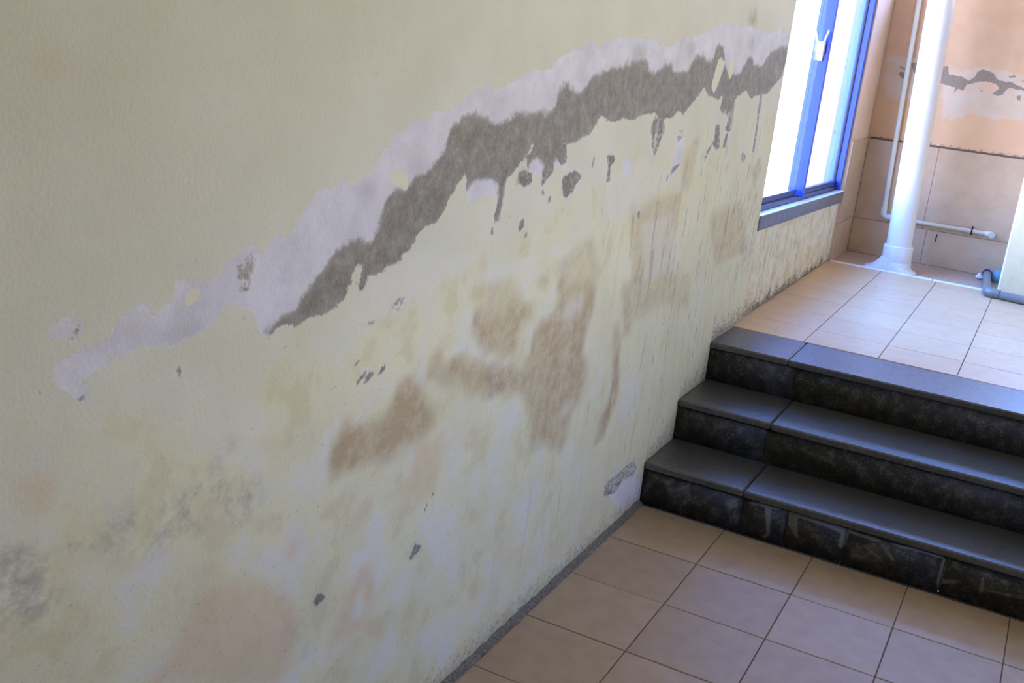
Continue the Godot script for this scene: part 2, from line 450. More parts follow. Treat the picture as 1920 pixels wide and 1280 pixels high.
	spread(brown, 90, [-344, 864, -744, 802, -784, 673, -467, 745])
	spread(brown, 100, [-484, 1213, -577, 1278, -625, 1267, -603, 1165, -603, 1106, -502, 1115])
	spread(brown, 100, [-1334, 1115, -1446, 1162, -1483, 1105, -1401, 1039])
	spread(brown, 150, [-939, 1682, -1049, 1689, -1084, 1634, -963, 1643])
	spread(brown, 120, [-863, 997, -1266, 996, -1471, 780, -1041, 779])
	spread(brown, 110, [-62, 1111, -529, 1101, -530, 747, -247, 730])
	spread(brown, 90, [399, 995, 183, 1049, 67, 915, 316, 926])
	spread(brown, 95, [479, 986, 421, 977, 423, 948, 481, 957])
	spread(brown, 80, [829, 1013, 630, 1004, 561, 941, 766, 929])
	spread(tan, 150, [1957, 939, 1921, 943, 1891, 936, 1904, 901, 1934, 909, 1945, 930])
	spread(tan, 140, [1747, 545, 1674, 580, 1618, 647, 1587, 654, 1503, 617, 1391, 530, 1358, 469, 1407, 355])
	spread(tan, 110, [1491, 859, 1472, 871, 1441, 857, 1439, 828, 1464, 829])
	spread(tan, 140, [1227, 589, 1212, 630, 1160, 640, 1137, 619, 1181, 588])
	spread(tan, 110, [1421, 643, 1400, 650, 1359, 640, 1369, 618, 1403, 614])
	spread(tan, 160, [1263, 365, 1217, 427, 1170, 486, 1134, 480, 1100, 372, 1123, 383, 1167, 458, 1200, 392, 1120, 353, 1064, 316, 1058, 274, 1155, 351])
	spread(tan, 130, [1064, 610, 1007, 635, 993, 699, 878, 681, 884, 617, 916, 556, 974, 563, 1039, 592])
	spread(tan, 140, [1217, 615, 1187, 646, 1138, 633, 1163, 611, 1181, 588])
	spread(tan, 90, [805, 664, 664, 656, 608, 630, 745, 630])
	spread(tan, 60, [1624, 671, 1620, 708, 1574, 692, 1582, 652])
	spread(tan, 110, [1953, 1478, 1892, 1472, 1800, 1462, 1755, 1451, 1800, 1456, 1892, 1463, 1943, 1471])
	spread(tan, 90, [1894, 1479, 1877, 1479, 1875, 1472, 1894, 1472])
	spread(tan, 70, [1511, 1433, 1402, 1432, 1308, 1442, 1296, 1435, 1381, 1424, 1478, 1425])
	spread(tan, 60, [1322, 1520, 1305, 1514, 1309, 1499, 1325, 1498])
	spread(tan, 50, [1296, 1380, 1278, 1419, 1261, 1424, 1286, 1386])
	spread(tan, 70, [551, 239, 466, 227, 388, 224, 381, 196, 462, 210])
	spread(tan, 80, [340, 275, 285, 264, 279, 241, 324, 254])
	spread(tan, 60, [1411, 995, 1377, 1014, 1372, 1001, 1402, 984])
	spread(grime, 150, [1905, 837, 1856, 838, 1822, 846, 1787, 857, 1727, 847, 1629, 845, 1547, 810, 1482, 791, 1490, 739, 1533, 726, 1604, 758, 1669, 759, 1726, 763, 1787, 766, 1823, 803, 1873, 818])
	spread(grime, 190, [1996, 881, 1950, 865, 1921, 838, 1877, 778, 1891, 753, 1930, 736, 1954, 730, 2001, 745])
	spread(grime, 150, [1999, 790, 1965, 777, 1929, 748, 1930, 733, 1966, 736, 2001, 745])
	spread(grime, 160, [1616, 841, 1603, 864, 1582, 884, 1546, 893, 1541, 884, 1577, 862, 1593, 833, 1547, 813, 1488, 797, 1480, 750, 1505, 752, 1546, 806])
	spread(grime, 120, [1395, 806, 1371, 855, 1352, 834, 1367, 809])
	spread(grime, 160, [1608, 591, 1599, 624, 1588, 622, 1589, 578, 1602, 573])
	spread(grime, 90, [1428, 583, 1412, 584, 1407, 517, 1346, 463, 1322, 391, 1362, 369, 1392, 469])
	spread(grime, 150, [729, 744, 679, 780, 622, 786, 571, 743, 575, 713, 648, 722])
	spread(grime, 120, [1030, 901, 1006, 886, 969, 843, 1002, 860])
	spread(grime, 160, [751, 276, 741, 307, 725, 327, 719, 293, 730, 266])
	spread(grime, 110, [714, 158, 687, 187, 678, 182, 701, 152])
	spread(grime, 110, [-1190, 1003, -1453, 1063, -1696, 750, -1459, 671])
	spread(grime, 150, [-161, 899, -226, 901, -273, 780, -229, 763])
	spread(white, 220, [917, 474, 850, 497, 773, 485, 792, 462, 815, 420, 845, 382, 908, 417])
	spread(white, 200, [649, 164, 524, 154, 495, 146, 557, 135, 629, 145])
	spread(white, 200, [-270, 123, -371, 122, -502, 101, -469, 62, -343, 78])
	spread(white, 190, [1435, 779, 1382, 791, 1335, 767, 1342, 707, 1412, 744])
	spread(white, 190, [1874, 752, 1847, 770, 1823, 772, 1787, 756, 1830, 744])
	spread(white, 180, [1771, 562, 1715, 573, 1678, 571, 1682, 556, 1735, 549])
	spread(white, 150, [1978, 906, 1950, 890, 1889, 848, 1911, 846, 1962, 875])
	spread(white, 200, [-194, 446, -263, 534, -370, 528, -419, 495, -340, 419, -252, 376])
	spread(white, 190, [264, 575, 176, 586, 143, 565, 205, 546])
	spread(white, 190, [327, 846, 289, 888, 186, 886, 185, 841, 271, 824])
	spread(white, 160, [847, 1048, 698, 1051, 529, 1039, 473, 998, 648, 1005, 783, 1015])
	spread(white, 150, [1229, 1100, 1017, 1120, 795, 1078, 1001, 1020, 1185, 1012])
	spread(white, 150, [1654, 997, 1619, 990, 1612, 975, 1650, 982])
	spread(white, 130, [1677, 945, 1664, 976, 1632, 954, 1649, 934])
	spread(white, 150, [162, 1203, -100, 1229, -400, 1162, -161, 1070, 79, 1066])
	spread(white, 160, [-174, 1037, -454, 1040, -632, 877, -303, 822])
	spread(white, 140, [1867, 1445, 1858, 1445, 1858, 1429, 1865, 1429])
	spread(white, 110, [1593, 1360, 1567, 1351, 1571, 1349, 1593, 1357])
	spread(white, 110, [1550, 1343, 1513, 1327, 1518, 1326, 1550, 1340])
	spread(white, 130, [1179, 1559, 1147, 1570, 1130, 1568, 1161, 1555])
	var d_pl := plaster.soft(3)
	var d_ce := cement.soft(2)
	var d_halo := cement.soft(4)
	var d_band := band.soft(4)
	var d_pa := paint.soft(3)
	var d_grey := grey.soft(4)
	var d_br := brown.soft(4)
	var d_ta := tan.soft(4)
	var d_gr := grime.soft(4)
	var d_wh := white.soft(4)
	var ragged := field(noise(0.035, 6, 3, 0.72), w, h)
	var cloud := field(noise(0.010, 5, 7, 0.55), w, h)
	var cloud_2 := field(noise(0.006, 4, 21, 0.5), w, h)
	var grain := field(noise(0.22, 3, 9, 0.6), w, h)
	var streak := field(noise(0.035, 4, 13, 0.6), w, h, Vector2i(1, 9))
	var speck := field(noise(0.11, 2, 17, 0.5), w, h)
	var color := PackedByteArray()
	color.resize(w * h * 3)
	var height := PackedByteArray()
	height.resize(w * h)
	for row in h:
		var y := 2.08 - (row + 0.5) / h * 2.08
		for col in w:
			var z := 2.1 - (col + 0.5) / w * 3.7
			var i := row * w + col
			var rg := ragged[i] / 255.0 - 0.5
			var cl := cloud[i] / 255.0
			var c2 := cloud_2[i] / 255.0
			var gn := grain[i] / 255.0 - 0.5
			var sk := streak[i] / 255.0
			# below the damp line the paint is bleached, yellowed and streaked
			var line := 1.42 - 0.18 * (z + 1.476) if z > -0.5 else 1.24 + 0.155 * (-z - 0.5) / 0.976
			line = 1.05 + (1.486 - z) * 0.145 if z > -0.1 else 1.28 + (-0.1 - z) * 0.085
			var low := ramp(0.03, -0.22, y - line + (cl - 0.5) * 0.25)
			var near_stairs := ramp(0.9, -0.7, z)
			var r := 0.832
			var g := 0.818
			var b := 0.712
			var drift := (c2 - 0.5) * 0.035 + gn * 0.03
			r += drift
			g += drift
			b += drift * 1.2
			var m := 0.0
			# yellowish base of the lower zone
			var mixed := lerpf(cl, sk, near_stairs * 0.75)
			m = low * 0.85
			r = lerpf(r, 0.86 + drift, m)
			g = lerpf(g, 0.832 + drift, m)
			b = lerpf(b, 0.668 + drift, m)
			m = low * ramp(0.50, 0.78, mixed + rg * 0.18) * 0.8
			r = lerpf(r, 0.86, m)
			g = lerpf(g, 0.842, m)
			b = lerpf(b, 0.77, m)
			m = low * ramp(0.45, 0.18, mixed + rg * 0.15) * 0.40
			r = lerpf(r, 0.77, m)
			g = lerpf(g, 0.72, m)
			b = lerpf(b, 0.54, m)
			# soft stains
			m = clampf(d_ta[i] / 255.0 * (0.95 + (cl - 0.5) * 1.0 + rg * 0.7), 0.0, 1.0)
			r = lerpf(r, 0.83, m)
			g = lerpf(g, 0.715, m)
			b = lerpf(b, 0.56, m)
			m = clampf(d_br[i] / 255.0 * (0.95 + (sk - 0.5) * 1.1 * near_stairs + (cl - 0.5) * 0.8 + rg * 1.2 + gn * 0.35), 0.0, 1.0)
			r = lerpf(r, 0.705, m)
			g = lerpf(g, 0.625, m)
			b = lerpf(b, 0.475, m)
			m = clampf(d_wh[i] / 255.0 * (0.75 + rg * 1.2), 0.0, 1.0)
			r = lerpf(r, 0.86, m)
			g = lerpf(g, 0.84, m)
			b = lerpf(b, 0.775, m)
			m = clampf(d_gr[i] / 255.0 * (0.30 + rg * 1.9 + gn * 0.5 + (cl - 0.5) * 0.8), 0.0, 1.0)
			r = lerpf(r, 0.64, m)
			g = lerpf(g, 0.60, m)
			b = lerpf(b, 0.51, m)
			# dark streaks beside the stairs
			m = near_stairs * low * ramp(0.70, 0.86, sk + rg * 0.25) * 0.45
			r = lerpf(r, 0.58, m)
			g = lerpf(g, 0.52, m)
			b = lerpf(b, 0.40, m)
			# plaster laid bare
			var bare := ramp(0.38, 0.62, d_pl[i] / 255.0 + lerpf(rg, sk - 0.5, near_stairs * 0.45) * 1.0 + gn * 0.45)
			bare = maxf(bare, 0.6 * ramp(0.16, 0.42, d_halo[i] / 255.0 + rg * 0.5 + gn * 0.15))
			var tone := (cl - 0.5) * 0.10 + gn * 0.05 + rg * 0.05
			r = lerpf(r, 0.835 + tone, bare)
			g = lerpf(g, 0.82 + tone, bare)
			b = lerpf(b, 0.81 + tone, bare)
			m = bare * clampf(d_grey[i] / 255.0 * (1.0 + rg * 1.4 + gn * 0.3), 0.0, 1.0)
			r = lerpf(r, 0.66, m)
			g = lerpf(g, 0.64, m)
			b = lerpf(b, 0.61, m)
			# cement render under it: soft above, sharp below
			var raw := bare * ramp(0.22, 0.78, d_band[i] / 255.0 * 1.1 - 0.05 + rg * 0.85 + gn * 0.3 + (cl - 0.5) * 0.3)
			raw *= 0.86 + 0.14 * ramp(0.35, 0.6, cl)
			var spot := ramp(0.28, 0.72, d_ce[i] / 255.0 * 0.98 + lerpf(rg, sk - 0.5, near_stairs * 0.6) * 1.15 + gn * 0.55) * minf(1.0, d_ce[i] / 70.0)
			spot *= 1.0 - 0.85 * (0.3 + 0.7 * near_stairs) * ramp(0.50, 0.62, sk * 0.5 + speck[i] / 510.0 + gn * 0.15)
			raw = maxf(raw, spot)
			tone = rg * 0.20 + (cl - 0.5) * 0.16 + gn * 0.10
			r = lerpf(r, 0.535 + tone, raw)
			g = lerpf(g, 0.505 + tone, raw)
			b = lerpf(b, 0.445 + tone, raw)
			# paint that still holds
			m = ramp(0.4, 0.62, d_pa[i] / 255.0 + lerpf(rg, sk - 0.5, near_stairs * 0.7) * 1.1)
			r = lerpf(r, 0.865, m)
			g = lerpf(g, 0.845, m)
			b = lerpf(b, 0.712, m)
			# mould and dirt where the wall meets floor and steps
			var foot := 0.0
			if z < -1.159: foot = 0.465
			elif z < -0.847: foot = 0.311
			elif z < -0.562: foot = 0.157
			var up := y - foot
			m = ramp(0.075, 0.0, up + rg * 0.09) * 0.55
			m *= 1.0 if z < -1.1 else 0.55
			r = lerpf(r, 0.50, m)
			g = lerpf(g, 0.46, m)
			b = lerpf(b, 0.40, m)
			m = ramp(0.62, 0.80, speck[i] / 255.0 + gn * 0.3) * ramp(0.12, 0.0, up) * (0.9 if z < -1.1 else 0.35)
			r = lerpf(r, 0.25, m)
			g = lerpf(g, 0.23, m)
			b = lerpf(b, 0.22, m)
			# scattered flecks
			m = ramp(0.82, 0.92, speck[i] / 255.0 + rg * 0.3) * low * 0.22
			r = lerpf(r, 0.5, m)
			g = lerpf(g, 0.46, m)
			b = lerpf(b, 0.40, m)
			color[i * 3] = int(clampf(r, 0.0, 1.0) * 255.0)
			color[i * 3 + 1] = int(clampf(g, 0.0, 1.0) * 255.0)
			color[i * 3 + 2] = int(clampf(b, 0.0, 1.0) * 255.0)
			height[i] = int(clampf(0.62 - bare * 0.16 - raw * 0.20 + m * 0.1 + gn * 0.10 + rg * 0.12 * (1.0 + raw * 2.0) + (cl - 0.5) * 0.3, 0.0, 1.0) * 255.0)
	var relief := Image.create_from_data(w, h, false, Image.FORMAT_L8, height)
	relief.convert(Image.FORMAT_RGBA8)
	relief.bump_map_to_normal_map(3.0)
	return [ImageTexture.create_from_image(Image.create_from_data(w, h, false, Image.FORMAT_RGB8, color)), ImageTexture.create_from_image(relief)]

func sill_wall_picture() -> ImageTexture:
	# the strip of wall under the window: streaked cream paint with mould along the floor
	var w := 768
	var h := 192
	var cloud := field(noise(0.02, 5, 61, 0.6), w, h)
	var streak := field(noise(0.06, 4, 62, 0.6), w, h, Vector2i(1, 8))
	var fine := field(noise(0.12, 3, 63, 0.6), w, h)
	var im := Image.create_empty(w, h, false, Image.FORMAT_RGB8)
	for row in h:
		var up := (1.0 - (row + 0.5) / h) * 0.45
		for col in w:
			var i := row * w + col
			var f := fine[i] / 255.0 - 0.5
			var c := Color(0.87, 0.83, 0.70).lerp(Color(0.88, 0.865, 0.81), 0.8 * ramp(0.35, 0.9, streak[i] / 255.0 * 0.5 + cloud[i] / 510.0))
			c = c.lerp(Color(0.74, 0.66, 0.49), 0.6 * ramp(0.60, 0.25, streak[i] / 255.0 * 0.6 + cloud[i] / 255.0 * 0.4))
			c = c.lerp(Color(0.36, 0.33, 0.29), 0.75 * ramp(0.060, 0.0, up + f * 0.13 + (cloud[i] / 255.0 - 0.5) * 0.10 + 0.02 * col / w))
			c = c.lerp(Color(0.30, 0.28, 0.26), 0.6 * ramp(0.74, 0.84, fine[i] / 255.0) * ramp(0.16, 0.02, up))
			im.set_pixel(col, row, c)
	return ImageTexture.create_from_image(im)

func back_wall_picture() -> ImageTexture:
	# the peach wall behind the pipes with its damp band, 1 m wide, from the tiles to 2.135 m
	var w := 640
	var h := 640
	var at := Vector2(0.0, 2135.0)
	var per := Vector2(w / 1000.0, -h / 1000.0)
	var pale := Mask.new(w, h, at, per)
	var dark := Mask.new(w, h, at, per)
	var paint := Mask.new(w, h, at, per)
	spread(pale, 255, [19, 1598, 78, 1609, 151, 1607, 184, 1606, 216, 1401, 184, 1378, 131, 1367, 53, 1405, 30, 1449])
	spread(pale, 255, [339, 1596, 352, 1597, 406, 1571, 460, 1568, 523, 1598, 576, 1595, 672, 1588, 746, 1578, 773, 1572, 796, 1468, 733, 1465, 669, 1443, 614, 1459, 563, 1453, 474, 1460, 410, 1425, 349, 1417])
	spread(pale, 230, [364, 1437, 462, 1449, 775, 1456, 834, 1456, 858, 1350, 642, 1321, 522, 1345, 456, 1296, 369, 1301])
	spread(pale, 200, [21, 1396, 155, 1412, 149, 1362, 69, 1360])
	spread(pale, 160, [30, 1223, 153, 1264, 142, 1238, 51, 1200])
	spread(paint, 255, [520, 1512, 566, 1524, 611, 1513, 637, 1494, 621, 1469, 574, 1463, 535, 1481])
	spread(dark, 255, [317, 1575, 351, 1583, 364, 1539, 396, 1538, 442, 1530, 476, 1515, 502, 1537, 508, 1569, 535, 1583, 580, 1577, 601, 1562, 623, 1537, 659, 1532, 696, 1537, 730, 1518, 787, 1507, 790, 1494, 717, 1499, 682, 1504, 665, 1465, 641, 1453, 609, 1463, 641, 1494, 614, 1518, 562, 1521, 528, 1517, 500, 1505, 467, 1492, 457, 1458, 428, 1469, 409, 1434, 414, 1471, 372, 1480, 331, 1485])
	spread(dark, 230, [93, 1517, 117, 1525, 157, 1511, 157, 1487, 120, 1488])
	spread(dark, 170, [88, 1554, 111, 1557, 139, 1532, 107, 1533])
	spread(dark, 255, [153, 1575, 196, 1589, 209, 1526, 175, 1527])
	spread(dark, 200, [529, 1490, 546, 1492, 566, 1462, 543, 1469])
	spread(dark, 190, [733, 1465, 757, 1472, 761, 1437, 742, 1443])
	spread(dark, 200, [664, 1564, 705, 1574, 708, 1560, 679, 1557])
	spread(dark, 170, [735, 1550, 778, 1551, 781, 1533, 747, 1538])
	var d_pale := pale.soft(4)
	var d_dark := dark.soft(2)
	var d_paint := paint.soft(1)
	var cloud := field(noise(0.012, 5, 71, 0.55), w, h)
	var ragged := field(noise(0.05, 4, 72, 0.6), w, h)
	var fine := field(noise(0.16, 3, 73, 0.6), w, h)
	var im := Image.create_empty(w, h, false, Image.FORMAT_RGB8)
	for row in h:
		var y := 2.135 - (row + 0.5) / h
		for col in w:
			var i := row * w + col
			var rg := ragged[i] / 255.0 - 0.5
			var f := fine[i] / 255.0 - 0.5
			var cl := cloud[i] / 255.0
			var c := Color(0.83, 0.69, 0.55).lerp(Color(0.87, 0.735, 0.60), cl)
			c = c.lerp(Color(0.90, 0.72, 0.54), 0.5 * ramp(1.42, 1.30, y + (cl - 0.5) * 0.12))
			c = c.lerp(Color(0.84, 0.79, 0.71), 0.75 * ramp(0.2, 0.8, d_pale[i] / 255.0 + rg * 0.7) * (0.45 + 0.9 * cl))
			c = c.lerp(Color(0.55, 0.50, 0.44), ramp(0.35, 0.65, d_dark[i] / 255.0 + rg * 0.8 + f * 0.3) * (0.85 + f * 0.6))
			c = c.lerp(Color(0.88, 0.75, 0.63), ramp(0.4, 0.6, d_paint[i] / 255.0 + rg * 0.3))
			c = c.lerp(Color(0.50, 0.42, 0.35), 0.6 * ramp(0.018, 0.0, y - 1.135 + rg * 0.03))
			im.set_pixel(col, row, c)
	return ImageTexture.create_from_image(im)

func riser_picture(s: int, smeared: bool) -> ImageTexture:
	# worn black stone, 1.4 m by 0.16 m, with chips and, on the lowest riser, smeared cement
	var w := 1400
	var h := 160
	var smear := Mask.new(w, h, Vector2(0.0, 160.0), Vector2(1.0, -1.0))
	if smeared:
		spread(smear, 235, [370, 116, 396, 127, 435, 133, 507, 135, 539, 139, 638, 129, 687, 127, 708, 128, 829, 121, 903, 128, 988, 128, 1008, 124, 999, 121, 905, 118, 831, 110, 710, 114, 706, 80, 701, 54, 685, 55, 686, 103, 642, 112, 543, 116, 557, 42, 544, 50, 517, 78, 508, 129, 454, 118, 465, 24, 451, 7, 438, 15, 452, 32, 432, 117])
		spread(smear, 250, [994, 119, 1006, 120, 1008, 54, 1050, 63, 1067, 75, 1043, 49, 1009, 37, 1002, 11, 992, 37])
		spread(smear, 200, [1112, 102, 1120, 99, 1128, 62, 1121, 37, 1114, 57])
		spread(smear, 110, [720, 67, 818, 123, 881, 115, 822, 48, 734, 18])
		spread(smear, 120, [279, 137, 340, 119, 355, 32, 328, 23])
		spread(smear, 150, [1128, 62, 1237, 79, 1240, 63, 1139, 55])
		spread(smear, 110, [1008, 124, 1220, 112, 1224, 97, 1033, 98])
		spread(smear, 170, [823, 96, 863, 74, 850, 64])
		spread(smear, 140, [5, 15, 19, 132, 61, 112, 42, 83])
		spread(smear, 110, [69, 114, 164, 143, 183, 70, 147, 11, 110, 47])
	var d := smear.soft(2)
	var cloud := field(noise(0.018, 5, s, 0.6), w, h)
	var fine := field(noise(0.09, 4, s + 1, 0.65), w, h)
	var chip := field(noise(0.16, 2, s + 2, 0.5), w, h)
	var im := Image.create_empty(w, h, false, Image.FORMAT_RGB8)
	for row in h:
		var edge := ramp(0.80, 0.97, 1.0 - (row + 0.5) / h)
		for col in w:
			var i := row * w + col
			var f := fine[i] / 255.0
			var c := Color(0.165, 0.160, 0.15).lerp(Color(0.27, 0.26, 0.24), ramp(0.40, 0.75, cloud[i] / 255.0 * 0.65 + f * 0.35))
			c = c.lerp(Color(0.40, 0.385, 0.36), 0.8 * ramp(0.58, 0.78, f * 0.75 + cloud[i] / 255.0 * 0.25))
			c = c.lerp(Color(0.55, 0.54, 0.51), 0.5 * ramp(0.82, 0.92, chip[i] / 255.0 * 0.6 + f * 0.4))
			c = c.lerp(Color(0.45, 0.44, 0.42), ramp(0.12, 0.85, d[i] / 255.0 * (0.85 + f * 0.3) + (cloud[i] / 255.0 - 0.5) * 0.45) * 0.9)
			c = c.lerp(Color(0.30, 0.29, 0.27), edge * 0.35 * f)
			im.set_pixel(col, row, c)
	return ImageTexture.create_from_image(im)

# ---------------------------------------------------------------- floors and stairs

func tile_mesh(size: Vector2, thick := 0.008) -> ArrayMesh:
	var key := "tile %.4f %.4f" % [size.x, size.y]
	if not shared.has(key):
		var st := start()
		var lo := Vector3(0.0013, -thick, 0.0013)
		var hi := Vector3(size.x - 0.0013, 0.0, size.y - 0.0013)
		var c := (lo + hi) / 2.0
		var e := 0.0016
		var top := [Vector3(lo.x + e, 0, lo.z + e), Vector3(hi.x - e, 0, lo.z + e), Vector3(hi.x - e, 0, hi.z - e), Vector3(lo.x + e, 0, hi.z - e)]
		var rim := [Vector3(lo.x, -e, lo.z), Vector3(hi.x, -e, lo.z), Vector3(hi.x, -e, hi.z), Vector3(lo.x, -e, hi.z)]
		face(st, top, c)
		for k in 4:
			var j := (k + 1) % 4
			face(st, [top[k], top[j], rim[j], rim[k]], c)
			face(st, [rim[k], rim[j], Vector3(rim[j].x, lo.y, rim[j].z), Vector3(rim[k].x, lo.y, rim[k].z)], c)
		shared[key] = done(st)
	return shared[key]

func lay_tiles(parent: Node3D, xs: Array, zs: Array, y: float, looks: Array, s: int) -> void:
	var rng := RandomNumberGenerator.new()
	rng.seed = s
	for i in xs.size() - 1:
		for j in zs.size() - 1:
			var size := Vector2(xs[i + 1] - xs[i], zs[j + 1] - zs[j])
			var t := obj("tile", tile_mesh(size), looks[rng.randi() % looks.size()], parent, Vector3(xs[i], y + rng.randf_range(-0.0006, 0.0003), zs[j]))
			t.rotation.x = rng.randf_range(-0.0015, 0.0015)

func build_floors() -> void:
	var low := base("floor")
	label(low, "lower tiled floor of square beige tiles before the dark steps", "", "", "structure")
	obj("tile_bed", box_mesh(Vector3(0, -0.25, RISER_Z[0] - 0.02), Vector3(SIDE_X, -0.0025, NEAR_Z), 0.0005), M.grout, low)
	var xs := [0.018]
	for k in 8: xs.append(0.315 + 0.3 * k)
	xs.append(SIDE_X)
	var zs := []
	for k in 10: zs.append(-0.548 + 0.3 * k)
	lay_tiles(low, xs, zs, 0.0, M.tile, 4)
	obj("far_tiling", box_mesh(Vector3(0.018, -0.02, zs[-1] + 0.002), Vector3(SIDE_X, 0.0, NEAR_Z), 0.001), M.tile[0], low)
	# the ragged cement fillet along the wall
	var st := start()
	var n := noise(9.0, 3, 5)
	var steps := 130
	for k in steps:
		var z0 := -0.556 + 3.2 * k / steps
		var z1 := -0.556 + 3.2 * (k + 1) / steps
		var a := 0.021 + 0.010 * n.get_noise_1d(z0)
		var b := 0.021 + 0.010 * n.get_noise_1d(z1)
		var p := 0.014 + 0.009 * n.get_noise_1d(z0 * 2.0 + 7.0)
		var q := 0.014 + 0.009 * n.get_noise_1d(z1 * 2.0 + 7.0)
		var inside := Vector3(0, -0.05, (z0 + z1) / 2.0)
		face(st, [Vector3(-0.002, p, z0), Vector3(-0.002, q, z1), Vector3(0.010, 0.004 + q * 0.25, z1), Vector3(0.010, 0.004 + p * 0.25, z0)], inside, 1)
		face(st, [Vector3(0.010, 0.004 + p * 0.25, z0), Vector3(0.010, 0.004 + q * 0.25, z1), Vector3(b, -0.002, z1), Vector3(a, -0.002, z0)], inside, 1)
	obj("cement_fillet", done(st), M.fillet, low)

	var high := base("floor_001")
	label(high, "upper tiled floor of pale beige tiles above the dark steps", "", "", "structure")
	obj("tile_bed", box_mesh(Vector3(-0.012, 0.1, NICHE_Z - 0.01), Vector3(SIDE_X, UPPER - 0.0025, LEDGE_Z + 0.001), 0.0005), M.grout, high)
	xs = [-0.0105]
	for k in 9: xs.append(0.290 + 0.292 * k)
	xs.append(SIDE_X)
	zs = [NICHE_Z + 0.022, -3.163, -2.871, -2.579, -2.287, -1.995, -1.703, LEDGE_Z - 0.001]
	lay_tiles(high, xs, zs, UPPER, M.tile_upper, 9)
	obj("niche_floor", box_mesh(Vector3(0, 0.1, BACK_Z), Vector3(SIDE_X, UPPER - 0.006, NICHE_Z - 0.010), 0.001), M.niche_floor, high)

func stone_part(called: String, lo: Vector3, hi: Vector3, m: Material, parent: Node3D, bevel: float) -> MeshInstance3D:
	return obj(called, box_mesh(lo, hi, bevel), m, parent)

func riser_slab(x0: float, x1: float, y0: float, y1: float, z: float, m: Material, parent: Node3D) -> void:
	var st := start()
	var f := [Vector3(x0, y1, z), Vector3(x1, y1, z), Vector3(x1, y0, z), Vector3(x0, y0, z)]
	var b := []
	for p in f: b.append(p - Vector3(0, 0, 0.018))
	var uv := []
	for p in f: uv.append(Vector2(p.x / 1.4, 1.0 - (p.y - y0) / 0.16))
	wall_quad(st, f, uv, Vector3(0, 0, 1))
	for k in 4:
		var j := (k + 1) % 4
		wall_quad(st, [f[k], f[j], b[j], b[k]], [uv[k], uv[j], uv[j], uv[k]], (f[k] + f[j]) / 2.0 - (f[0] + f[2]) / 2.0)
	st.generate_normals()
	obj("riser_slab", st.commit(), m, parent)

func build_stairs() -> void:
	var s := base("stairs", Vector3(0, 0, RISER_Z[0]))
	label(s, "three worn black stone steps climbing beside the stained wall", "stairs")
	s.position = Vector3.ZERO
	var joint := [0.356, 0.347, 0.304]
	var st := start()
	for k in 3:
		add_box(st, Vector3(0.004, 0.0 if k == 0 else STEP[k - 1] - 0.03, (LEDGE_Z + 0.004)), Vector3(SIDE_X - 0.004, STEP[k] - 0.027, RISER_Z[k] - 0.0185), 0.001)
	obj("core", done(st), M.core, s)
	for k in 3:
		var back: float = RISER_Z[k + 1] + 0.0 if k < 2 else LEDGE_Z
		var cuts := [0.002, joint[k], 1.56, SIDE_X]
		for c in 3:
			var t := stone_part("tread_slab", Vector3(cuts[c] + (0.001 if c else 0.0), STEP[k] - 0.026, back - (0.016 if k < 2 else -0.001)), Vector3(cuts[c + 1] - 0.001, STEP[k], RISER_Z[k] + 0.012), M.stone_old if (c + k) % 2 == 0 else M.stone, s, 0.005)
			t.position.y = [0.0, -0.0012, 0.0006][c]
		var m := plain(Color.WHITE, 0.55)
		m.albedo_texture = riser_picture(80 + k * 5, k == 0)
		m.normal_enabled = true
		m.normal_texture = bump_texture(0.03, 90 + k)
		m.normal_scale = 0.25
		m.metallic_specular = 0.4
		var at := [0.0, 0.36, 0.51, 0.70, 1.004, SIDE_X] if k == 0 else [0.0, 0.338, 1.45, SIDE_X]
		var foot: float = 0.0 if k == 0 else STEP[k - 1]
		for c in at.size() - 1: riser_slab(at[c] + 0.0012, at[c + 1] - 0.0012, foot - 0.002, STEP[k] - 0.025, RISER_Z[k] + [0.0, 0.0009, -0.0006, 0.0004, 0.0008][c], m, s)

# ---------------------------------------------------------------- walls

